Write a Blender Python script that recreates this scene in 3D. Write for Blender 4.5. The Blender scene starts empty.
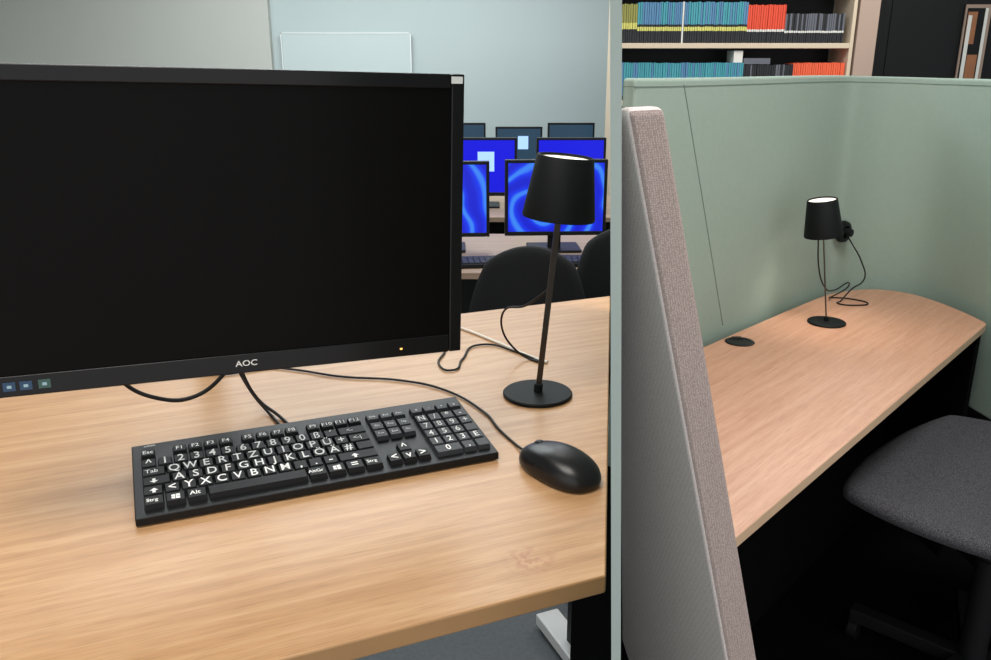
import bpy, bmesh, math, random
from mathutils import Vector, Matrix
random.seed(4)
scene=bpy.context.scene
scene.view_settings.view_transform='Standard'
COL=scene.collection
def lin(h):
    h=h.lstrip('#'); r=[int(h[i:i+2],16)/255 for i in (0,2,4)]
    return tuple((c/12.92 if c<=.04045 else ((c+.055)/1.055)**2.4) for c in r)+(1,)
# ------------------------------------------------------------ materials
def mat(name,col,rough=.5,metal=0,bump=0,bscale=200,emit=None,estr=1,var=0,vscale=5,spec=.5,coat=0):
    m=bpy.data.materials.new(name); m.use_nodes=True; nt=m.node_tree; b=nt.nodes['Principled BSDF']
    b.inputs['Base Color'].default_value=lin(col); b.inputs['Roughness'].default_value=rough
    b.inputs['Metallic'].default_value=metal; b.inputs['Specular IOR Level'].default_value=spec
    b.inputs['Coat Weight'].default_value=coat
    tc=nt.nodes.new('ShaderNodeTexCoord')
    if var:
        n=nt.nodes.new('ShaderNodeTexNoise'); n.inputs['Scale'].default_value=vscale; n.inputs['Detail'].default_value=5
        nt.links.new(tc.outputs['Object'],n.inputs['Vector'])
        mx=nt.nodes.new('ShaderNodeMix'); mx.data_type='RGBA'
        c=lin(col); mx.inputs['A'].default_value=tuple(x*(1-var) for x in c[:3])+(1,)
        mx.inputs['B'].default_value=tuple(min(1,x*(1+var)) for x in c[:3])+(1,)
        nt.links.new(n.outputs['Fac'],mx.inputs['Factor']); nt.links.new(mx.outputs['Result'],b.inputs['Base Color'])
    if bump:
        n=nt.nodes.new('ShaderNodeTexNoise'); n.inputs['Scale'].default_value=bscale; n.inputs['Detail'].default_value=3
        nt.links.new(tc.outputs['Object'],n.inputs['Vector'])
        bp=nt.nodes.new('ShaderNodeBump'); bp.inputs['Strength'].default_value=bump; bp.inputs['Distance'].default_value=.002
        nt.links.new(n.outputs['Fac'],bp.inputs['Height']); nt.links.new(bp.outputs['Normal'],b.inputs['Normal'])
    if emit:
        b.inputs['Emission Color'].default_value=lin(emit); b.inputs['Emission Strength'].default_value=estr
    return m
def wood(name,c1,c2,c3,rough=.42,scuff=None):
    m=bpy.data.materials.new(name); m.use_nodes=True; nt=m.node_tree; b=nt.nodes['Principled BSDF']; N=nt.nodes.new; L=nt.links.new
    tc=N('ShaderNodeTexCoord')
    mp=N('ShaderNodeMapping'); mp.inputs['Scale'].default_value=(1.6,30,30); L(tc.outputs['Object'],mp.inputs['Vector'])
    n1=N('ShaderNodeTexNoise'); n1.inputs['Scale'].default_value=2.2; n1.inputs['Detail'].default_value=7; n1.inputs['Roughness'].default_value=.6; n1.inputs['Distortion'].default_value=.3
    L(mp.outputs['Vector'],n1.inputs['Vector'])
    mp2=N('ShaderNodeMapping'); mp2.inputs['Scale'].default_value=(14,380,380); L(tc.outputs['Object'],mp2.inputs['Vector'])
    n2=N('ShaderNodeTexNoise'); n2.inputs['Scale'].default_value=1.6; n2.inputs['Detail'].default_value=4
    L(mp2.outputs['Vector'],n2.inputs['Vector'])
    r=N('ShaderNodeValToRGB'); e=r.color_ramp.elements
    e[0].position=.25; e[0].color=lin(c1); e[1].position=.75; e[1].color=lin(c3); k=e.new(.5); k.color=lin(c2)
    L(n1.outputs['Fac'],r.inputs['Fac'])
    r2=N('ShaderNodeValToRGB'); e=r2.color_ramp.elements; e[0].position=.36; e[0].color=(.70,.66,.61,1); e[1].position=.50; e[1].color=(1,1,1,1)
    L(n2.outputs['Fac'],r2.inputs['Fac'])
    mx=N('ShaderNodeMix'); mx.data_type='RGBA'; mx.blend_type='MULTIPLY'; mx.inputs['Factor'].default_value=.5
    L(r.outputs['Color'],mx.inputs['A']); L(r2.outputs['Color'],mx.inputs['B']); out=mx.outputs['Result']
    if scuff:   # dried smudge on the lacquer
        d=N('ShaderNodeVectorMath'); d.operation='DISTANCE'; L(tc.outputs['Object'],d.inputs[0]); d.inputs[1].default_value=scuff
        mr=N('ShaderNodeMapRange'); mr.inputs['From Min'].default_value=.012; mr.inputs['From Max'].default_value=.034; mr.inputs['To Min'].default_value=1; mr.inputs['To Max'].default_value=0
        L(d.outputs['Value'],mr.inputs['Value'])
        n3=N('ShaderNodeTexNoise'); n3.inputs['Scale'].default_value=95; n3.inputs['Detail'].default_value=2; L(tc.outputs['Object'],n3.inputs['Vector'])
        r3=N('ShaderNodeValToRGB'); r3.color_ramp.elements[0].position=.48; r3.color_ramp.elements[1].position=.56; L(n3.outputs['Fac'],r3.inputs['Fac'])
        mu=N('ShaderNodeMath'); mu.operation='MULTIPLY'; L(mr.outputs['Result'],mu.inputs[0]); L(r3.outputs['Color'],mu.inputs[1])
        mu2=N('ShaderNodeMath'); mu2.operation='MULTIPLY'; L(mu.outputs[0],mu2.inputs[0]); mu2.inputs[1].default_value=.55
        m3=N('ShaderNodeMix'); m3.data_type='RGBA'; L(mu2.outputs[0],m3.inputs['Factor']); L(out,m3.inputs['A']); m3.inputs['B'].default_value=lin('#a06a4c'); out=m3.outputs['Result']
    L(out,b.inputs['Base Color'])
    b.inputs['Roughness'].default_value=rough
    bp=N('ShaderNodeBump'); bp.inputs['Strength'].default_value=.12; bp.inputs['Distance'].default_value=.001
    L(n2.outputs['Fac'],bp.inputs['Height']); L(bp.outputs['Normal'],b.inputs['Normal'])
    return m
def weave(name,c1,c2,scale=260,rnd=.45):
    m=bpy.data.materials.new(name); m.use_nodes=True; nt=m.node_tree; b=nt.nodes['Principled BSDF']; N=nt.nodes.new; L=nt.links.new
    tc=N('ShaderNodeTexCoord'); v=N('ShaderNodeTexVoronoi'); v.inputs['Scale'].default_value=scale; v.inputs['Randomness'].default_value=rnd; L(tc.outputs['Object'],v.inputs['Vector'])
    r=N('ShaderNodeValToRGB'); e=r.color_ramp.elements; e[0].position=.15; e[0].color=lin(c1); e[1].position=.6; e[1].color=lin(c2)
    L(v.outputs['Distance'],r.inputs['Fac']); L(r.outputs['Color'],b.inputs['Base Color'])
    bp=N('ShaderNodeBump'); bp.inputs['Strength'].default_value=.18; bp.inputs['Distance'].default_value=.002; bp.invert=True
    L(v.outputs['Distance'],bp.inputs['Height']); L(bp.outputs['Normal'],b.inputs['Normal'])
    b.inputs['Roughness'].default_value=.95; b.inputs['Specular IOR Level'].default_value=.15
    return m
def bloom(name,seed):
    m=bpy.data.materials.new(name); m.use_nodes=True; nt=m.node_tree; b=nt.nodes['Principled BSDF']; N=nt.nodes.new; L=nt.links.new
    tc=N('ShaderNodeTexCoord'); mp=N('ShaderNodeMapping'); mp.inputs['Location'].default_value=(seed,0,-.15+seed*.3); L(tc.outputs['Object'],mp.inputs['Vector'])
    w=N('ShaderNodeTexWave'); w.wave_type='RINGS'; w.rings_direction='SPHERICAL'; w.inputs['Scale'].default_value=4.2; w.inputs['Distortion'].default_value=3.8; w.inputs['Detail'].default_value=1; w.inputs['Detail Scale'].default_value=1.6
    L(mp.outputs['Vector'],w.inputs['Vector'])
    r=N('ShaderNodeValToRGB'); e=r.color_ramp.elements; e[0].position=.1; e[0].color=lin('#0a1cd0'); e[1].position=1; e[1].color=lin('#3a86f6'); k=e.new(.75); k.color=lin('#0f38f0')
    L(w.outputs['Fac'],r.inputs['Fac']); L(r.outputs['Color'],b.inputs['Emission Color']); b.inputs['Emission Strength'].default_value=1
    b.inputs['Base Color'].default_value=(0,0,0,1)
    return m
M={}
M['oak']=wood('oak_desk','#a67d56','#b99067','#c7a27b',.38,scuff=(.274,.057,.9275))
M['oak2']=wood('carrel_desk_wood','#b9866a','#c69579','#d1a48b',.34)
M['oakedge']=mat('desk_edge','#9c774e',.5,var=.12,vscale=20)
M['oakedge2']=mat('desk_edge_light','#d2b394',.5,var=.1,vscale=20)
M['bgdesk']=wood('row_desk_wood','#7d6b5a','#8e7a68','#9c8976',.45)
M['black']=mat('black_plastic','#131416',.42,bump=.05,bscale=900,spec=.25)
M['gloss']=mat('gloss_black','#0b0b0d',.25,spec=.25)
M['screen']=mat('screen_off','#080707',.4,spec=.07,var=.1,vscale=3)
M['matte']=mat('lamp_black_metal','#0c1112',.6,bump=.04,bscale=700,spec=.2)
M['stem']=mat('lamp_stem_metal','#4a4440',.3,.8)
M['key']=mat('key_black','#131416',.55,bump=.04,bscale=800,spec=.25)
M['key2']=mat('key_grey','#34363a',.5,spec=.3)
M['white']=mat('legend_white','#f2f2f0',.6)
M['inner']=mat('shade_inner_white','#f4efe6',.6)
M['glow']=mat('lamp_diffuser','#fff6e8',.5,emit='#fff4ea',estr=.8)
M['cable']=mat('cable_black','#111111',.5,spec=.3)
M['cablew']=mat('cable_white','#d8d2c6',.5)
M['wallc']=mat('wall_paint','#b3c0c0',.85,bump=.1,bscale=60,var=.02,vscale=2)
M['wallw']=mat('wall_paint_warm','#b8bbb5',.85,bump=.1,bscale=60,var=.02)
M['ceil']=mat('ceiling_paint','#c9cac6',.9,var=.02)
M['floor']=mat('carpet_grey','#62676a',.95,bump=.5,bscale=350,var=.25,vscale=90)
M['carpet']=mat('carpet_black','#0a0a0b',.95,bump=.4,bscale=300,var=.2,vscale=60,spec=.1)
M['div']=mat('divider_paint','#929f9b',.8,bump=.05,var=.02)
M['felt']=mat('green_felt','#95a69b',.95,bump=.35,bscale=700,var=.05,vscale=60,spec=.1)
M['feltd']=mat('green_felt_seam','#6c7e74',.95,var=.05)
M['weave']=weave('mauve_weave_lit','#f6ecea','#e2d5d3',380)  # wing fabric on the face, lit tone put into the colour
M['weave_shaded']=weave('mauve_weave_shaded','#bfb0ab','#998a85',380)  # same wing fabric on the edge band, shade painted into the colour
M['seat']=weave('charcoal_wool','#626266','#38383c',500,1)
M['chairb']=mat('chair_mesh_black','#121315',.8,bump=.4,bscale=400,spec=.2)
M['silver']=mat('painted_silver','#d5d7d6',.4,.1)
M['darkm']=mat('dark_metal','#161719',.5,.2,spec=.3)
M['board']=mat('glass_board','#b9c7c7',.2,var=.02); M['boardf']=mat('board_frame','#e4ebea',.3,.1)
M['shelf']=mat('shelf_beige','#c9b9a2',.6,var=.04); M['post']=mat('post_beige','#a89386',.8,var=.03)
M['door']=mat('door_black','#0d0d0f',.5,var=.1,spec=.2)
M['blue']=mat('screen_blue','#000010',.3,emit='#1418e0',estr=1)
M['dkscr']=mat('screen_dusk','#0a0e14',.3,emit='#2c4a60',estr=.8,var=.3,vscale=9)
M['win']=mat('window_white','#7fa8e8',.5,emit='#a9c8ff',estr=.75)
M['bl1']=bloom('screen_bloom_a',.05); M['bl2']=bloom('screen_bloom_b',.22)
# ------------------------------------------------------------ mesh helpers
def finish(bm,name,mats,loc=(0,0,0),rot=(0,0,0),parent=None,bevel=0,seg=2,smooth=True,sub=0,solid=0):
    bmesh.ops.recalc_face_normals(bm,faces=bm.faces)
    me=bpy.data.meshes.new(name); bm.to_mesh(me); bm.free()
    for m in mats: me.materials.append(M[m])
    ob=bpy.data.objects.new(name,me); COL.objects.link(ob); ob.location=loc; ob.rotation_euler=rot
    if smooth:
        for p in me.polygons: p.use_smooth=True
    if solid:
        s=ob.modifiers.new('solid','SOLIDIFY'); s.thickness=solid; s.offset=0
    if sub:
        s=ob.modifiers.new('sub','SUBSURF'); s.levels=sub; s.render_levels=sub
    if bevel:
        b=ob.modifiers.new('bev','BEVEL'); b.width=bevel; b.segments=seg; b.limit_method='ANGLE'; b.angle_limit=.6
        b.harden_normals=True
    elif smooth and not sub:
        try: me.set_sharp_from_angle(angle=.7)
        except Exception: pass
    if parent: ob.parent=parent
    return ob
def empty(name,loc=(0,0,0),rotz=0):
    e=bpy.data.objects.new(name,None); COL.objects.link(e); e.location=loc; e.rotation_euler=(0,0,rotz); e.empty_display_size=.05; return e
def box(bm,x0,x1,y0,y1,z0,z1,mi=0,rz=0,c=(0,0,0)):
    vs=[Vector((x,y,z)) for x in (x0,x1) for y in (y0,y1) for z in (z0,z1)]
    R=Matrix.Rotation(rz,3,'Z'); vs=[bm.verts.new(R@v+Vector(c)) for v in vs]
    for f in ((0,1,3,2),(4,6,7,5),(0,4,5,1),(2,3,7,6),(0,2,6,4),(1,5,7,3)):
        bm.faces.new([vs[i] for i in f]).material_index=mi
def prism(bm,poly,z0,z1,mt=0,ms=0):
    a=[bm.verts.new((x,y,z0)) for x,y in poly]; b=[bm.verts.new((x,y,z1)) for x,y in poly]
    bm.faces.new(b).material_index=mt; bm.faces.new(a[::-1]).material_index=ms
    n=len(poly)
    for i in range(n): bm.faces.new((a[i],a[(i+1)%n],b[(i+1)%n],b[i])).material_index=ms
def lathe(bm,prof,mi=0,n=48,c=(0,0,0),R=None,close=False):
    rings=[]
    for r,z in prof:
        ring=[]
        for k in range(n if r>1e-6 else 1):
            a=2*math.pi*k/n; v=Vector((r*math.cos(a),r*math.sin(a),z))
            if R: v=R@v
            ring.append(bm.verts.new(v+Vector(c)))
        rings.append(ring)
    for i in range(len(rings)-1):
        A,B=rings[i],rings[i+1]
        for k in range(n):
            j=(k+1)%n
            if len(A)==1 and len(B)==1: continue
            if len(A)==1: f=(A[0],B[k],B[j])
            elif len(B)==1: f=(A[k],A[j],B[0])
            else: f=(A[k],A[j],B[j],B[k])
            bm.faces.new(f).material_index=mi
def tube(name,pts,r,m,parent=None):
    cu=bpy.data.curves.new(name,'CURVE'); cu.dimensions='3D'; cu.bevel_depth=r; cu.bevel_resolution=3; cu.resolution_u=10; cu.use_fill_caps=True
    s=cu.splines.new('BEZIER'); s.bezier_points.add(len(pts)-1)
    for p,q in zip(s.bezier_points,pts): p.co=q; p.handle_left_type=p.handle_right_type='AUTO'
    cu.materials.append(M[m]); ob=bpy.data.objects.new(name,cu); COL.objects.link(ob)
    if parent: ob.parent=parent
    return ob
def pad(name,w,h,th,curv,m,loc,rot,parent,taper=0,sag=0):
    bm=bmesh.new(); n=10; g=[]
    for j in range(n+1):
        row=[]
        for i in range(n+1):
            s=-1+2*i/n; t=-1+2*j/n
            x=s*math.sqrt(1-t*t*.38); z=t*math.sqrt(1-s*s*.38)
            xx=x*w/2*(1-taper*(z+1)/2); row.append(bm.verts.new((xx,curv*x*x+sag*z*z,z*h/2)))
        g.append(row)
    for j in range(n):
        for i in range(n): bm.faces.new((g[j][i],g[j][i+1],g[j+1][i+1],g[j+1][i]))
    return finish(bm,name,[m],loc,rot,parent,sub=1,solid=th)
TXT={}
def textverts(s,size):
    k=(s,size)
    if k not in TXT:
        cu=bpy.data.curves.new('t','FONT'); cu.body=s; cu.size=size; cu.align_x='CENTER'; cu.align_y='CENTER'; cu.resolution_u=3; cu.offset=size*.010
        ob=bpy.data.objects.new('t',cu); COL.objects.link(ob); bpy.context.view_layer.update()
        me=ob.to_mesh(); TXT[k]=([v.co.copy() for v in me.vertices],[list(p.vertices) for p in me.polygons]); ob.to_mesh_clear()
        bpy.data.objects.remove(ob); bpy.data.curves.remove(cu)
    return TXT[k]
def addtext(bm,s,size,f,mi):
    vs,fs=textverts(s,size); vv=[bm.verts.new(f(v)) for v in vs]
    for p in fs:
        try: bm.faces.new([vv[i] for i in p]).material_index=mi
        except ValueError: pass
H=1.44; S=.3027; C=.953; DZ=.9275
# ------------------------------------------------------------ room shell
bm=bmesh.new(); box(bm,-4.6,4.6,-1.2,7.3,-.05,0); finish(bm,'floor',['floor'],smooth=False)
bm=bmesh.new(); box(bm,-4.6,4.6,-1.2,7.3,2.8,2.85); finish(bm,'ceiling',['ceil'],smooth=False)
bm=bmesh.new(); box(bm,-1.74,4.6,7.0,7.1,0,2.8); finish(bm,'wall_back',['wallc'],smooth=False)
bm=bmesh.new(); box(bm,-4.5,-1.74,6.93,7.1,0,2.8); finish(bm,'wall_back_pier',['wallw'],smooth=False)
bm=bmesh.new(); box(bm,-4.6,-4.5,-1.2,7.1,0,2.8); finish(bm,'wall_left',['wallw'],smooth=False)
bm=bmesh.new(); box(bm,4.5,4.6,-1.2,7.0,0,2.8); finish(bm,'wall_right',['wallc'],smooth=False)
bm=bmesh.new(); box(bm,-1.74,4.5,6.985,7.0,0,.09); finish(bm,'baseboard_back',['darkm'],smooth=False)
bm=bmesh.new()
def px_plane(Y,Z): return .1418*(C*Y+S*(H-Z))
vv=[]
for Y in (.62,1.74):
    for Z in (0,2.8):
        for o in (-.0041,.0041): vv.append(bm.verts.new((px_plane(Y,Z)+o,Y,Z)))
for f in ((0,1,3,2),(4,6,7,5),(0,4,5,1),(2,3,7,6),(0,2,6,4),(1,5,7,3)): bm.faces.new([vv[i] for i in f])
finish(bm,'border_divider',['div'],smooth=False)  # border between the two views, built as a thin standing panel
e=empty('whiteboard',(-1.16,6.99,1.34))
bm=bmesh.new(); box(bm,-.50,.50,-.03,-.012,-.30,.30); finish(bm,'board_panel',['board'],parent=e,bevel=.01)
bm=bmesh.new(); box(bm,-.51,.51,-.034,-.0305,.295,.303); box(bm,-.505,-.497,-.034,-.0305,-.30,.303); box(bm,.497,.505,-.034,-.0305,-.30,.303); box(bm,-.4,-.36,-.012,.0099,-.2,.2); box(bm,.36,.4,-.012,.0099,-.2,.2)
finish(bm,'board_rim',['boardf'],parent=e,smooth=False)
# ------------------------------------------------------------ main desk
A=math.radians(23); e1=Vector((math.cos(A),math.sin(A))); e2=Vector((-math.sin(A),math.cos(A)))
O=Vector((-.1928,.6365))
def tol(p): q=Vector(p)-O; return (q.dot(e1),q.dot(e2))
ed=empty('office_desk',(O.x,O.y,0),A)
bm=bmesh.new(); poly=[tol(p) for p in ((-1.02,.285),(.1155,.768),(.262,1.872),(-1.396,1.169))]
prism(bm,poly,DZ-.022,DZ,0,1); finish(bm,'desk_top',['oak','oakedge'],parent=ed,bevel=.0025,seg=3)
bm=bmesh.new()
box(bm,.80,.836,.895,.935,.04,DZ-.03,0); box(bm,.775,.84,.83,1.06,.012,.045,1)
for b in (.85,1.03): lathe(bm,[(0,0),(.02,0),(.02,.012),(0,.012)],0,16,c=(.808,b,0))
box(bm,-.635,-.565,.70,.77,.05,DZ-.06,0); box(bm,-.645,-.555,.22,.93,.012,.05,1)
for b in (.25,.88): lathe(bm,[(0,0),(.02,0),(.02,.012),(0,.012)],0,16,c=(-.6,b,0))
box(bm,-.6,.82,.895,.925,DZ-.075,DZ-.024,0); box(bm,-.63,-.57,.72,.93,DZ-.075,DZ-.024,0)
finish(bm,'desk_frame',['darkm','silver'],parent=ed,bevel=.004)
# ------------------------------------------------------------ main monitor
em=empty('computer_monitor',(-.306,.942,1.086),math.radians(22.5)); em.rotation_euler=(0,math.radians(1.6),math.radians(22.5)); W=.565; HH=.346
bm=bmesh.new()
x0,x1=-W/2,W/2; bl,bt,bb=.0165,.017,.024
box(bm,x0,x0+bl,0,.02,0,HH); box(bm,x1-bl,x1,0,.02,0,HH); box(bm,x0+bl,x1-bl,0,.02,HH-bt,HH); box(bm,x0+bl,x1-bl,0,.02,0,bb)
finish(bm,'bezel',['gloss'],parent=em,bevel=.002)
bm=bmesh.new(); box(bm,x0+.004,x1-.004,.0195,.035,.004,HH-.004); box(bm,-.2,.2,.035,.06,.05,.30); finish(bm,'back_shell',['black'],parent=em,bevel=.004)
bm=bmesh.new(); box(bm,x0+bl,x1-bl,.003,.019,bb,HH-bt); finish(bm,'screen_panel',['screen'],parent=em,smooth=False)
bm=bmesh.new(); addtext(bm,'AOC',.010,lambda v:Vector((v.x*1.15+.012,-.0006,v.y+.0125)),0)
box(bm,x1-.017,x1-.003,-.0007,-.0001,HH-.011,HH-.003,0)
finish(bm,'logo_and_label',['silver'],parent=em,smooth=False)
bm=bmesh.new(); 
for xx,mi in ((-.235,0),(-.219,0),(-.201,1)): box(bm,xx-.006,xx+.006,-.0007,-.0001,.0075,.0175,mi)
for xx in (-.235,-.219,-.201): box(bm,xx-.0022,xx+.0022,-.0012,-.0008,.0108,.0140,3)
box(bm,.20,.203,-.0007,-.0001,.010,.012,2)
M['stk1']=mat('sticker_blue','#183c5c',.5); M['stk2']=mat('sticker_green','#2c504b',.5); M['led']=mat('led_amber','#ffb45a',.5,emit='#ffae50',estr=2); M['stk3']=mat('sticker_pale','#8fb0bf',.5)
finish(bm,'stickers',['stk1','stk2','led','stk3'],parent=em,smooth=False)
bm=bmesh.new(); box(bm,-.05,.05,.06,.075,.12,.22); box(bm,-.02,.02,.075,.56,.155,.19); lathe(bm,[(0,-.142),(.02,-.142),(.02,.26),(0,.26)],0,24,c=(0,.55,0)); box(bm,-.045,.045,.51,.60,-.157,-.142)
finish(bm,'monitor_arm',['darkm'],parent=em,bevel=.003)
tube('hanging_cable',[(-.15,.15,.03),(-.13,.19,-.062),(-.09,.19,-.090),(-.045,.19,-.095),(.0,.19,-.065),(.03,.12,.04)],.0030,'cable',em)
# ------------------------------------------------------------ keyboard
KW,KD=.452,.168
ek=empty('computer_keyboard',(-.412,.860,DZ),math.radians(22.8))
bm=bmesh.new(); prof=[(0,.002),(0,.012),(KD,.030),(KD,.002)]
L_=[bm.verts.new((0,y,z)) for y,z in prof]; R_=[bm.verts.new((KW,y,z)) for y,z in prof]
bm.faces.new(L_); bm.faces.new(R_[::-1])
for i in range(4): bm.faces.new((L_[i],L_[(i+1)%4],R_[(i+1)%4],R_[i]))
for fx in (.03,.41):
    for fy in (.015,.14): box(bm,fx-.01,fx+.01,fy-.004,fy+.004,0,.003)
finish(bm,'keyboard_body',['black'],parent=ek,bevel=.0018)
rows=[]
P=.0192; py=.0214
def row(y,x,items,grey=False):
    for it in items:
        if isinstance(it,(int,float)): x+=it*P; continue
        lab,w=(it,1) if isinstance(it,str) else it[:2]
        rows.append((x,y,w*P,lab,grey or (not isinstance(it,str) and len(it)>2))); x+=w*P
X0=.010; ys=[.013+py*i for i in range(5)]+[.013+py*5+.006]
row(ys[5],X0,['Esc',1,'F1','F2','F3','F4',.5,'F5','F6','F7','F8',.5,'F9','F10','F11','F12'])
row(ys[4],X0,['^','1','2','3','4','5','6','7','8','9','0','ß','´',('<-',2)])
row(ys[3],X0,[('Tab',1.5)]+list('QWERTZUIOPÜ+')+[('<-|',1.5)])
row(ys[2],X0,[('',1.75)]+list('ASDFGHJKLÖÄ#')+[('',1.25)])
row(ys[1],X0,[('',1.25)]+list('<YXCVBNM,.-')+[('',2.75)])
row(ys[0],X0,[('Strg',1.25),('',1.25),('Alt',1.25),('',6.25),('AltGr',1.25),('',1.25),('=',1.25),('Strg',1.25)])
X1=X0+15*P+.007
row(ys[5],X1,['Drk','Rol','Pau'],True); row(ys[4],X1,['Ein','Pos','Up'],True); row(ys[3],X1,['Ent','End','Dn'],True)
row(ys[1],X1+P,['^']); row(ys[0],X1,['<','v','>'])
X2=X1+3*P+.007
for yy,l in ((5,['o','-','+','x']),(4,['N','/','*','-']),(3,['7','8','9','+']),(2,['4','5','6','']),(1,['1','2','3','E']),(0,[('0',2,1),',',''])): row(ys[yy],X2,l,True)
bm=bmesh.new(); ang=math.atan2(.018,KD); bt=bmesh.new()
for x,y,w,lab,g in rows:
    g1=.0009; x0,x1,y0,y1=x+g1,x+w-g1,y+g1,y+py-g1; t=.0020; zt=.0062
    if y==ys[5]: y1-=.003
    lo=[bm.verts.new(p) for p in ((x0,y0,0),(x1,y0,0),(x1,y1,0),(x0,y1,0))]
    hi=[bm.verts.new(p) for p in ((x0+t*.6,y0+t,zt),(x1-t*.6,y0+t,zt),(x1-t*.6,y1-t*.4,zt),(x0+t*.6,y1-t*.4,zt))]
    mi=1 if g else 0
    bm.faces.new(hi).material_index=mi
    for i in range(4): bm.faces.new((lo[i],lo[(i+1)%4],hi[(i+1)%4],hi[i])).material_index=mi
    if lab:
        sz=.0215 if len(lab)==1 else (.0112 if len(lab)<=3 else .0090)
        sx=.80 if len(lab)==1 else .9
        if lab in 'MW': sx=.74
        if len(lab)==1 and y==ys[5]: sz=.008
        if g and len(lab)==1 and y!=ys[5]: sz=.0175
        if g and len(lab)>1: sz=.0065
        ox=0 if len(lab)==1 or w<P*1.2 else -w*.08
        addtext(bt,lab,sz,lambda v,x0=x0,x1=x1,y0=y0,y1=y1,ox=ox,sx=sx:Vector((v.x*sx+(x0+x1)/2+ox,v.y+(y0+y1)/2+.0006,zt+.0002)),0)
def sym(polys,cx,cy):
    for pl in polys:
        try: bt.faces.new([bt.verts.new((cx+a*.001,cy+b*.001,.0064)) for a,b in pl])
        except ValueError: pass
up=[[(-5,0),(5,0),(0,5)],[(-1.8,-5),(1.8,-5),(1.8,0),(-1.8,0)]]
sym(up,X0+.013,ys[1]+.010); sym([[(a,-b) for a,b in reversed(p)] for p in up],X0+.014,ys[2]+.010); sym(up,X0+13.4*P,ys[1]+.010)
four=[[(-4.5,.4),(-.4,.4),(-.4,4.5),(-4.5,4)],[(.4,.4),(5,.4),(5,5),(.4,4.6)],[(-4.5,-4),(-.4,-4.5),(-.4,-.4),(-4.5,-.4)],[(.4,-4.6),(5,-5),(5,-.4),(.4,-.4)]]
sym(four,X0+1.87*P,ys[0]+.0105); sym(four,X0+11.9*P,ys[0]+.0105)
finish(bm,'keys',['key','key2'],loc=(0,0,.0122),rot=(ang,0,0),parent=ek,smooth=False)
addtext(bt,'-LOGIC',.0045,lambda v:Vector((v.x+.022,v.y+.161,.0009)),0)
finish(bt,'legends',['white'],loc=(0,0,.0122),rot=(ang,0,0),parent=ek,smooth=False)
# ------------------------------------------------------------ mouse
eo=empty('computer_mouse',(.081,.995,DZ),math.radians(40)); eo.scale=(1.08,1.04,1.02)
bm=bmesh.new(); n=28; mm=14; g=[]
def mshape(u,v):
    a=2*math.pi*u; ca,sa=math.cos(a),math.sin(a)
    hw=.034*(1-.10*sa) ; hl=.064
    ex=.82; px_=math.copysign(abs(ca)**ex,ca)*hw; py_=math.copysign(abs(sa)**ex,sa)*hl
    ph=v*math.pi/2; k=math.cos(ph)**.62; z=math.sin(ph)**.9*(.037-.10*max(0,py_*k)**1.05*1.2-.05*max(0,-py_*k))
    k2=k*(1-.06*(1-v)**6) if v<.3 else k
    return Vector((px_*k2,py_*k2,.001+z))
for j in range(mm+1):
    g.append([bm.verts.new(mshape(i/n,j/mm)) for i in range(n)] if j<mm else [bm.verts.new(mshape(0,1))])
for j in range(mm-1):
    for i in range(n): bm.faces.new((g[j][i],g[j][(i+1)%n],g[j+1][(i+1)%n],g[j+1][i]))
for i in range(n): bm.faces.new((g[mm-1][i],g[mm-1][(i+1)%n],g[mm][0]))
bm.faces.new(g[0][::-1])
M['mouse']=mat('mouse_shell','#101113',.32,bump=.05,bscale=600,spec=.4)
finish(bm,'shell',['mouse'],parent=eo,sub=1)
bm=bmesh.new(); lathe(bm,[(0,-.0035),(.008,-.0035),(.009,0),(.008,.0035),(0,.0035)],0,20,c=(0,.034,.0265),R=Matrix.Rotation(math.pi/2,3,'Y'))
finish(bm,'scroll_wheel',['key2'],parent=eo)
tube('button_seam',[(-.0315,.006,.019),(-.018,.010,.0318),(0,.012,.0350),(.018,.010,.0318),(.0315,.006,.019)],.0006,'cable',eo)
z=DZ+.003
cm=empty('mouse_cable'); tube('cable',[(.042,1.045,DZ+.008),(.03,1.075,z),(.005,1.13,z),(-.0151,1.188,z),(-.0896,1.29,z),(-.1587,1.327,z),(-.262,1.345,z),(-.336,1.3745,z),(-.42,1.40,z)],.0019,'cable',cm)
cm=empty('keyboard_cable'); tube('cable',[(-.42,1.20,1.10),(-.39,1.2,1.02),(-.36,1.19,.955),(-.325,1.175,z+.002),(-.29,1.12,z+.004)],.0024,'cable',cm)
tube('cable_pair',[(-.435,1.22,1.10),(-.405,1.22,1.02),(-.375,1.215,.955),(-.345,1.19,z+.002),(-.31,1.13,z+.004)],.0024,'cable',cm)
cm=empty('power_cable'); tube('cable_white',[(-.16,1.68,z),(-.0803,1.627,z),(0,1.532,z),(.0632,1.447,z),(.092,1.415,z)],.0026,'cablew',cm)
tube('cable_black',[(.0855,1.285,1.10),(.05,1.33,1.06),(.0137,1.40,1.028),(.012,1.42,.99),(.03,1.43,.955),(.0588,1.435,z),(.075,1.42,z)],.0019,'cable',cm)
tube('cable_loop',[(.085,1.41,z),(.04,1.47,z),(-.028,1.514,z),(-.06,1.43,z),(-.0776,1.375,z),(-.098,1.40,z),(-.1,1.50,z),(-.2,1.56,z)],.0019,'cable',cm)
cm=empty('data_cable'); tube('cable',[(-.52,1.38,z),(-.47,1.355,z),(-.42,1.375,z),(-.36,1.41,z)],.0019,'cable',cm)
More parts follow.
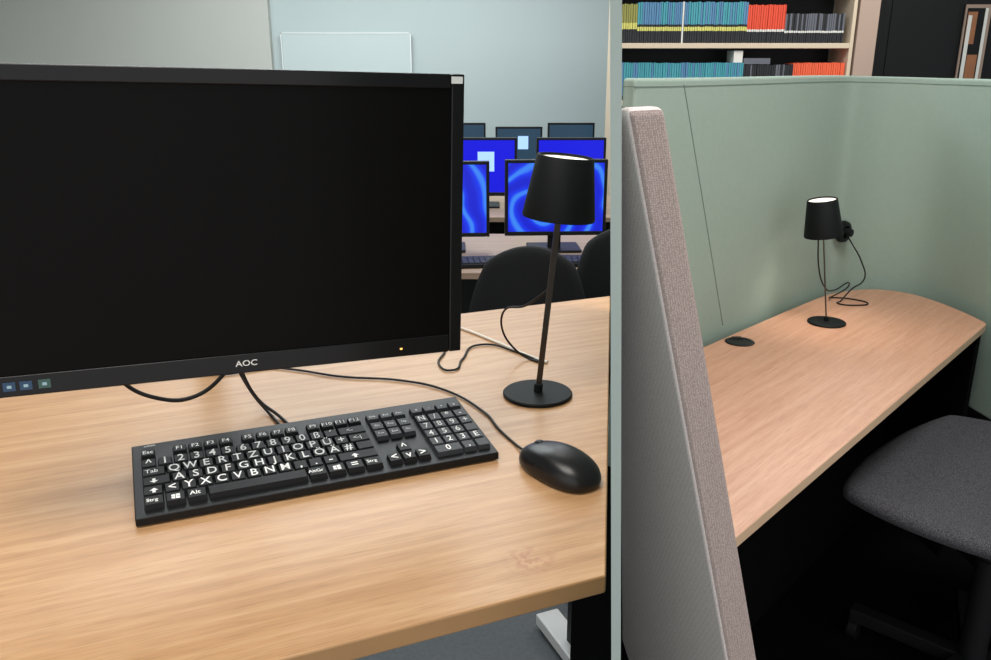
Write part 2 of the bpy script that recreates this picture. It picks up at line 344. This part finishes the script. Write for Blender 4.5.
# ------------------------------------------------------------ table lamps
def lamp(loc,sc,lean,rotz,power,s0=.288):
    e=empty('table_lamp',loc,0); e.scale=(sc,)*3
    bm=bmesh.new(); lathe(bm,[(0,0),(.053,0),(.0555,.0015),(.0555,.005),(.054,.0065),(0,.0068)],0,64)
    finish(bm,'base',['matte'],parent=e)
    R=(0,lean,0)
    bm=bmesh.new(); box(bm,-.0046,.0046,-.0016,.0016,.004,.345,0,rotz); lathe(bm,[(.0,.006),(.007,.006),(.007,.02),(0,.022)],1,20)
    finish(bm,'stem',['stem','matte'],parent=e,rot=R,bevel=.0006)
    bm=bmesh.new()
    lathe(bm,[(.0525,s0),(.0545,s0),(.0550,s0+.002),(.0425,.378),(.0415,.380),(.0395,.380),(.0392,.376)],0,72)
    lathe(bm,[(.0392,.376),(.0400,.372),(.0525,s0)],1,72)
    lathe(bm,[(0,.350),(.030,.350),(.030,.353),(0,.353)],1,32)
    finish(bm,'shade',['matte','inner'],parent=e,rot=R)
    bm=bmesh.new(); lathe(bm,[(0,.3745),(.0385,.3745),(.0394,.3752),(0,.3765)],0,48); finish(bm,'diffuser',['glow'],parent=e,rot=R)
    bm=bmesh.new(); lathe(bm,[(0,.344),(.022,.344),(.022,.35),(0,.35)],0,32); finish(bm,'bulb',['glow'],parent=e,rot=R)
    l=bpy.data.lights.new('lamp_bulb_light','SPOT'); l.energy=power; l.color=(1,.92,.82); l.shadow_soft_size=.02; l.spot_size=math.radians(150); l.spot_blend=1
    o=bpy.data.objects.new('bulb_light',l); COL.objects.link(o); o.parent=e; o.location=(math.sin(lean)*.32,0,.32); o.rotation_euler=(0,lean,0)
    return e
lamp((.0674,1.268,DZ),1,math.radians(5.4),math.radians(5),.25)
# ------------------------------------------------------------ background computer rows
def bgmon(x,y,rz,w,h,zt,scr,deskz=.74,win=False):
    e=empty('computer_monitor',(x,y,deskz),rz); z1=zt-deskz; z0=z1-h
    bm=bmesh.new(); b=.012
    box(bm,-w/2,w/2,.006,.03,z0,z1); box(bm,-w/2,-w/2+b,0,.01,z0,z1); box(bm,w/2-b,w/2,0,.01,z0,z1); box(bm,-w/2+b,w/2-b,0,.01,z1-b,z1); box(bm,-w/2+b,w/2-b,0,.01,z0,z0+b*1.3)
    finish(bm,'housing',['black'],parent=e,bevel=.002)
    bm=bmesh.new(); box(bm,-w/2+b,w/2-b,.003,.0065,z0+b*1.3,z1-b)
    if win: box(bm,-w*.02,w*.20,.0015,.0028,z0+h*.42,z0+h*.76,1)
    finish(bm,'display',[scr,'win'],parent=e,smooth=False)
    bm=bmesh.new(); box(bm,-.025,.025,.03,.05,.008,z0+h*.6); box(bm,-.1,.1,-.03,.13,0,.01); finish(bm,'stand',['black'],parent=e,bevel=.003)
def bgdesk(y0,y1,x0,x1):
    e=empty('office_desk',((x0+x1)/2,(y0+y1)/2,0)); w=(x1-x0)/2; d=(y1-y0)/2
    bm=bmesh.new(); box(bm,-w,w,-d,d,.715,.74); finish(bm,'desk_top',['bgdesk'],parent=e,bevel=.003)
    bm=bmesh.new()
    for s in (-1,1): box(bm,s*(w-.1)-.03,s*(w-.1)+.03,-.03,.03,.03,.715); box(bm,s*(w-.1)-.035,s*(w-.1)+.035,-d+.05,d-.05,0,.03)
    box(bm,-w+.1,w-.1,.0,.02,.3,.68); finish(bm,'desk_frame',['darkm'],parent=e,bevel=.003)
bgdesk(2.86,3.55,-1.9,.72); bgdesk(3.95,4.6,-1.9,.9); bgdesk(5.55,6.15,-1.9,.62)
bgmon(.228,3.2,.05,.385,.285,1.087,'bl1'); bgmon(-.215,3.2,.05,.385,.285,1.080,'bl2'); bgmon(-.66,3.2,0,.385,.285,1.08,'blue')
bgmon(.37,4.22,.0,.34,.28,1.080,'blue'); bgmon(-.08,4.22,.0,.37,.28,1.080,'blue',win=True); bgmon(-.55,4.22,0,.37,.28,1.08,'blue')
bgmon(.155,5.75,0,.31,.25,1.02,'dkscr',win=True); bgmon(.50,5.75,0,.31,.25,1.045,'dkscr'); bgmon(-.22,5.75,0,.31,.25,1.045,'dkscr')
def bgkb(x,y,rz):
    e=empty('computer_keyboard',(x,y,.74),rz); bm=bmesh.new(); box(bm,-.2,.2,-.065,.065,0,.015)
    finish(bm,'keyboard_body',['black'],parent=e,bevel=.002)
    bm=bmesh.new()
    for r in range(5):
        for c in range(18): box(bm,-.19+c*.0212,-.19+c*.0212+.018,-.055+r*.022,-.055+r*.022+.018,.0155,.020)
    finish(bm,'keys',['key2'],parent=e,smooth=False)
bgkb(-.10,2.98,.12); bgkb(.36,3.0,-.03)
def chair(x,y,rz,top):
    e=empty('office_chair',(x,y,0),rz)
    pad('backrest',.40,.44,.03,-.05,'chairb',(0,0,top-.22),(-.12,0,0),e,taper=.22)
    pad('seat',.44,.42,.05,-.02,'chairb',(0,.22,.46),(math.pi/2,0,0),e)
    bm=bmesh.new(); lathe(bm,[(0,.09),(.025,.09),(.025,.45),(0,.45)],0,20,c=(0,.22,0)); box(bm,-.025,.025,-.035,-.015,.38,top-.2); box(bm,-.025,.025,-.035,.22,.38,.41)
    for k in range(5):
        a=2*math.pi*k/5; box(bm,0,.27,-.02,.02,.06,.10,0,a,(0,.22,0))
        lathe(bm,[(0,-.012),(.03,-.012),(.03,.012),(0,.012)],0,16,c=(.26*math.cos(a),.22+.26*math.sin(a),.03),R=Matrix.Rotation(math.pi/2,3,'X'))
    finish(bm,'chair_base',['darkm'],parent=e,bevel=.003)
chair(.10,2.40,-.15,.93); chair(.41,2.62,.1,.945)
# ------------------------------------------------------------ study booth (right)
def cr(pts,n=10):
    out=[]; P_=[pts[0]]+pts+[pts[-1]]
    for i in range(1,len(P_)-2):
        p0,p1,p2,p3=[Vector(q) for q in P_[i-1:i+3]]
        for k in range(n):
            t=k/n; out.append(.5*((2*p1)+(-p0+p2)*t+(2*p0-5*p1+4*p2-p3)*t*t+(-p0+3*p1-3*p2+p3)*t**3))
    out.append(Vector(pts[-1])); return out
path=cr([(.293,1.848),(.5,2.068),(.97,2.56),(1.10,2.655),(1.22,2.69),(1.33,2.65),(1.385,2.53),(1.41,2.30),(1.44,1.95),(1.47,1.6)])
TOP=1.388
def offs(path,d):
    out=[]
    for i,p in enumerate(path):
        t=(path[min(i+1,len(path)-1)]-path[max(i-1,0)]).normalized(); out.append(p+Vector((-t.y,t.x))*d)
    return out
es=empty('privacy_screen',(1,2.3,0))
def ribbon(name,d0,d1,z0,z1,m,bev,top=0,skip=0):
    bm=bmesh.new(); a=offs(path,d0)[skip:]; b=offs(path,d1)[skip:]; off=Vector((1,2.3)); rings=[]
    for i,(p,q) in enumerate(zip(a,b)):
        h=.016*max(0,1-i/(len(a)*.55)) if z1>1 else 0; za=z0+(h if top else 0); zb=z1+h
        p=p-off;q=q-off
        rings.append([bm.verts.new((p.x,p.y,za)),bm.verts.new((p.x,p.y,zb)),bm.verts.new((q.x,q.y,zb)),bm.verts.new((q.x,q.y,za))])
    for A_,B_ in zip(rings,rings[1:]):
        for k in range(4): bm.faces.new((A_[k],A_[(k+1)%4],B_[(k+1)%4],B_[k]))
    bm.faces.new(rings[0]); bm.faces.new(rings[-1][::-1])
    return finish(bm,name,[m],parent=es,bevel=bev,seg=3)
ribbon('felt_panel',0,.035,0.455,TOP,'felt',.008)
ribbon('kick_panel',0.001,.034,0.0,.455,'carpet',0,0,3)
ribbon('top_piping',-.0015,.0365,TOP-.018,TOP-.0165,'feltd',0,1)
d=Vector((.47,.492)).normalized(); nrm=Vector((d.y,-d.x))
sp=[]
for k in range(7):
    f=k/6; s=.19+(.465-.19)*f
    base=None; L0=0
    for a_,b_ in zip(path,path[1:]):
        l=(b_-a_).length
        if L0+l>=s: base=a_.lerp(b_,(s-L0)/l); break
        L0+=l
    sp.append((base.x+nrm.x*.0002-1,base.y+nrm.y*.0002-2.3,TOP-(TOP-.76)*f))
tube('seam',sp,.0013,'feltd',es)
ew=empty('upholstered_wing_panel',(.3,1.1,0))
bm=bmesh.new(); secs=[]
for k in range(2):
    zz=1.390*k; Nx=.143+.234*(1.3905-zz); Ny=.95; Lz=.62+(.03-.62)*zz/1.392
    B=(Nx+.048,Ny+.036); E_=(Nx-.3*Lz,Ny+.95*Lz); Cc=(B[0]-.3*Lz,B[1]+.95*Lz)
    secs.append([bm.verts.new((p[0]-.3,p[1]-1.1,zz)) for p in ((Nx,Ny),B,Cc,E_)])
for A_,B_ in zip(secs,secs[1:]):
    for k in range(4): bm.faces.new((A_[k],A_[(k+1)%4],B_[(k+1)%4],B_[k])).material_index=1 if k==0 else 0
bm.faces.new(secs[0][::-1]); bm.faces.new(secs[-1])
finish(bm,'upholstery',['weave','weave_shaded'],parent=ew,bevel=.010,seg=4)
A2=math.radians(48); O2=Vector((.4,1.2)); f1=Vector((math.cos(A2),math.sin(A2))); f2=Vector((-f1.y,f1.x))
def tol2(p): q=Vector(p)-O2; return (q.dot(f1),q.dot(f2))
ec=empty('study_carrel_desk',(O2.x,O2.y,0),A2)
back=cr([(1.372,2.285),(1.362,2.40),(1.335,2.52),(1.29,2.60),(1.21,2.637),(1.11,2.61),(.98,2.515),(.528,2.055),(.34,1.85)],6)
poly=[tol2(p) for p in [(.345,1.122),(1.350,2.240),(1.368,2.262)]+[tuple(v) for v in back]]
bm=bmesh.new(); prism(bm,poly,.718,.74,0,1); finish(bm,'desk_top',['oak2','oakedge2'],parent=ec,bevel=.002,seg=2)
bm=bmesh.new(); box(bm,.05,1.60,.26,.28,.02,.718); box(bm,.03,.05,.06,.36,.0065,.718)  # black panels added so the space under the desk reads as shade
prism(bm,[tol2(p) for p in ((1.335,2.24),(1.352,2.25),(1.362,2.28),(1.355,2.46),(1.32,2.56),(1.30,2.55),(1.335,2.28))],0.0065,.718)
finish(bm,'under_desk_shade_panel',['carpet'],parent=ec,bevel=.002)
eg=empty('cable_grommet',(.636,2.10,.7402)); bm=bmesh.new(); lathe(bm,[(0,.0),(.037,.0),(.038,.0015),(.036,.003),(.028,.003),(.027,.0015),(0,.0015)],0,40); box(bm,-.012,.012,.02,.037,.0015,.0035); finish(bm,'grommet_ring',['black'],parent=eg)
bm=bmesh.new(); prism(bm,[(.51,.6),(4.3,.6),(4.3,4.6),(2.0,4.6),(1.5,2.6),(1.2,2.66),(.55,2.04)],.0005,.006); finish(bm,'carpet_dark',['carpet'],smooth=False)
lamp((.924,2.268,.74),.92,math.radians(-8.5),math.radians(60),2.5,.272)
eoo=empty('power_socket',(1.088,2.640,.927),math.radians(35)); bm=bmesh.new(); lathe(bm,[(0,0),(.034,0),(.035,.004),(.032,.014),(.02,.016),(.019,.009),(0,.009)],0,40,R=Matrix.Rotation(math.pi/2,3,'X')); lathe(bm,[(0,.009),(.013,.009),(.012,.035),(0,.036)],0,20,R=Matrix.Rotation(math.pi/2,3,'X'))
finish(bm,'socket_ring',['black'],parent=eoo)
cc=empty('lamp_cord'); z=.7425
tube('cord_wall',[(1.095,2.615,.92),(1.10,2.58,.90),(1.125,2.555,.85),(1.135,2.54,.80),(1.09,2.52,.77),(1.05,2.49,z),(1.03,2.46,z),(1.08,2.44,z),(1.12,2.46,z),(1.09,2.51,z),(1.03,2.53,z)],.0022,'cable',cc)
tube('cord_lamp',[(.875,2.272,.98),(.89,2.285,.90),(.93,2.33,.83),(.99,2.40,.80),(1.04,2.43,.815),(1.05,2.46,.79),(1.02,2.48,.76),(1.03,2.53,z)],.002,'cable',cc)
# study chair
ech=empty('study_chair',(1.13,1.69,.006),math.radians(48))
bm=bmesh.new(); n=14; g=[]
for j in range(n+1):
    r_=[]
    for i in range(n+1):
        s=-1+2*i/n; t=-1+2*j/n
        x=s*math.sqrt(1-t*t*.30); y=t*math.sqrt(1-s*s*.30)
        r_.append(bm.verts.new((x*.375,y*.27*(1-.12*x),.540+.03*x*x-.012*(1-y*y)-.03*max(0,x)**2)))
    g.append(r_)
for j in range(n):
    for i in range(n): bm.faces.new((g[j][i],g[j][i+1],g[j+1][i+1],g[j+1][i]))
finish(bm,'seat',['seat'],parent=ech,sub=1,solid=.04)
pad('backrest',.60,.30,.04,.06,'seat',(.0,-.27,.72),(.12,0,0),ech)
bm=bmesh.new(); lathe(bm,[(0,.08),(.03,.08),(.03,.35),(.022,.35),(.022,.51),(0,.51)],0,24); box(bm,-.12,.12,-.1,.1,.495,.515); box(bm,-.03,.03,-.30,-.28,.50,.66);box(bm,-.03,.03,-.30,0,.495,.51)
for k in range(5):
    a=2*math.pi*k/5+.3; box(bm,0,.28,-.02,.02,.055,.09,0,a)
    lathe(bm,[(0,-.012),(.028,-.012),(.028,.012),(0,.012)],0,16,c=(.27*math.cos(a),.27*math.sin(a),.028),R=Matrix.Rotation(math.pi/2,3,'X'))
M['chm']=mat('chair_base_dark','#1b1b1d',.6,.1,spec=.2)
finish(bm,'chair_base',['chm'],parent=ech,bevel=.003)
# ------------------------------------------------------------ bookshelf
eb=empty('bookshelf',(1.34,5.15,0))
bm=bmesh.new(); hw=.635
for zz in (.04,.34,.64,.93,1.22,1.53,1.84,2.15): box(bm,-hw-.02,hw,-.15,.15,zz-.028,zz)
box(bm,-hw-.04,-hw-.02,-.15,.15,0,2.15); box(bm,hw,hw+.02,-.15,.15,0,2.15); 
finish(bm,'shelf_frame',['shelf'],parent=eb,bevel=.002)
bm=bmesh.new(); box(bm,-hw-.02,hw,.15,.16,0,2.15); finish(bm,'shelf_back',['darkm'],parent=eb,smooth=False)
cols={'b_blue':'#4f7fa5','b_teal':'#3f93a0','b_yel':'#c9c76a','b_blk':'#1b1d22','b_red':'#d8482c','b_gry':'#5b5f68','b_wht':'#d5d5d0','b_org':'#e4603c','b_oliv':'#8a8a45'}
bn=list(cols); 
for k,v in cols.items(): M[k]=mat(k+'_cover',v,.6,var=.1)
bk=bmesh.new()
def books(xa,xb,zz,h,style,wd=.0125):
    x=xa
    while x<xb:
        w=wd*random.uniform(.85,1.15); hh=h*random.uniform(.985,1.01); y0=-.135+random.uniform(0,.006)
        w=min(w,xb-x+.002); a,b=x,x+w-.0026
        if b<=a: break
        if style=='stripe':
            c='b_blue' if random.random()<.6 else 'b_teal'
            segs=[(0,.30,'b_blk'),(.30,.40,'b_yel'),(.40,.46,'b_blk'),(.46,1,c)]
            if random.random()<.04: segs=[(0,1,'b_wht')]
        elif style=='olive': segs=[(0,.36,'b_blk'),(.36,.52,'b_yel'),(.52,1,'b_oliv')]
        elif style=='red': segs=[(0,.3,'b_blk'),(.3,.36,'b_wht'),(.36,1,'b_red')]
        elif style=='gray': segs=[(0,.35,'b_blk'),(.35,.42,'b_wht'),(.42,1,random.choice(['b_gry','b_blk','b_gry']))]
        elif style=='teal': segs=[(0,.12,'b_blk'),(.12,1,'b_teal' if random.random()<.8 else 'b_blue')]
        elif style=='dark': segs=[(0,1,random.choice(['b_blk','b_blk','b_blk','b_gry']))]
        else: segs=[(0,.2,'b_blk'),(.2,1,'b_org')]
        for s0,s1,c in segs: box(bk,a,b,y0,y0+.15,zz+hh*s0,zz+hh*s1,bn.index(c))
        x+=w
ox=1.34
books(.69-ox,.79-ox,1.5305,.205,'olive'); books(.79-ox,1.40-ox,1.5305,.215,'stripe'); books(1.40-ox,1.61-ox,1.5305,.20,'red'); books(1.61-ox,1.94-ox,1.5305,.155,'gray')
books(.69-ox,1.40-ox,1.2205,.205,'teal'); books(1.40-ox,1.68-ox,1.2205,.195,'dark'); books(1.68-ox,1.97-ox,1.2205,.205,'org')
box(bk,1.34-ox,1.39-ox,-.13,.02,1.4265,1.49,bn.index('b_wht')); box(bk,1.40-ox,1.55-ox,-.12,.03,1.418,1.45,bn.index('b_gry'))
for zz in (.0405,.3405,.6405,.9305,1.8405): books(-.63,.1,zz,.22,'teal'); books(.1,.6,zz,.2,'dark')
finish(bk,'books',bn,parent=eb,smooth=False)
bm=bmesh.new(); box(bm,2.01,2.12,5.0,5.35,0,2.8); finish(bm,'wall_column',['post'],smooth=False)
bm=bmesh.new(); box(bm,2.12,4.5,5.35,5.45,0,2.8); finish(bm,'wall_black',['door'],smooth=False)
ed_=empty('door_1',(2.78,5.34,0)); bm=bmesh.new(); box(bm,-.55,-.50,-.02,.008,0,2.1); box(bm,.50,.55,-.02,.008,0,2.1); box(bm,-.55,.55,-.02,.008,2.1,2.15); box(bm,-.5,.5,-.004,.008,0.005,2.1)
box(bm,-.45,-.05,-.012,-.004,.2,1.95)
finish(bm,'door_leaf',['darkm'],parent=ed_,bevel=.003)
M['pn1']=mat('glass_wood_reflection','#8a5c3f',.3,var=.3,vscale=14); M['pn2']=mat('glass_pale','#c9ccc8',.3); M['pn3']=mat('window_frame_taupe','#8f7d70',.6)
ew_=empty('window_1',(2.83,5.32,1.45)); bm=bmesh.new(); box(bm,-.075,.075,-.01,.0,-.5,.30,2); box(bm,-.065,.055,-.013,-.0105,-.48,.28,3); box(bm,-.06,-.005,-.016,-.0135,.08,.26,0); box(bm,-.058,-.036,-.018,-.0165,-.4,.24,1); box(bm,.038,.055,-.016,-.0135,-.48,.28,1); box(bm,-.03,.03,-.016,-.0135,-.2,.02,0)
finish(bm,'window_pane',['pn1','pn2','pn3','black'],parent=ew_,smooth=False)
# ------------------------------------------------------------ lights
def area(name,loc,size,en,col,rot=(0,0,0)):  # unseen fill lights, added under the ceiling to brighten the room
    l=bpy.data.lights.new(name,'AREA'); l.shape='RECTANGLE'; l.size,l.size_y=size; l.energy=en; l.color=col
    o=bpy.data.objects.new(name,l); COL.objects.link(o); o.location=loc; o.rotation_euler=rot; return o
area('ceiling_fill_front',(-.6,.5,2.75),(1.2,.9),38,(1,.94,.87))
area('ceiling_fill_mid',(-.8,3.4,2.75),(2.4,1.4),58,(.93,.98,1))
area('ceiling_fill_rear',(-.8,5.4,2.75),(3.0,1.2),84,(.92,.98,1))
area('ceiling_fill_booth',(.95,1.3,2.75),(.8,.8),35,(1,.96,.93))
area('ceiling_fill_shelf',(2.0,3.9,2.75),(1.8,.8),50,(1,.97,.93))
w=bpy.data.worlds.new('world'); scene.world=w; w.use_nodes=True; bg=w.node_tree.nodes['Background']; bg.inputs[0].default_value=(.87,.86,.86,1); bg.inputs[1].default_value=1.55
# ------------------------------------------------------------ camera
cam=bpy.data.cameras.new('camera'); co=bpy.data.objects.new('camera',cam); COL.objects.link(co)
cam.sensor_width=36; cam.lens=36*850/991; co.location=(0,0,H); co.rotation_euler=(math.radians(90-17.62),0,0); cam.clip_start=.02
scene.camera=co
print('done')
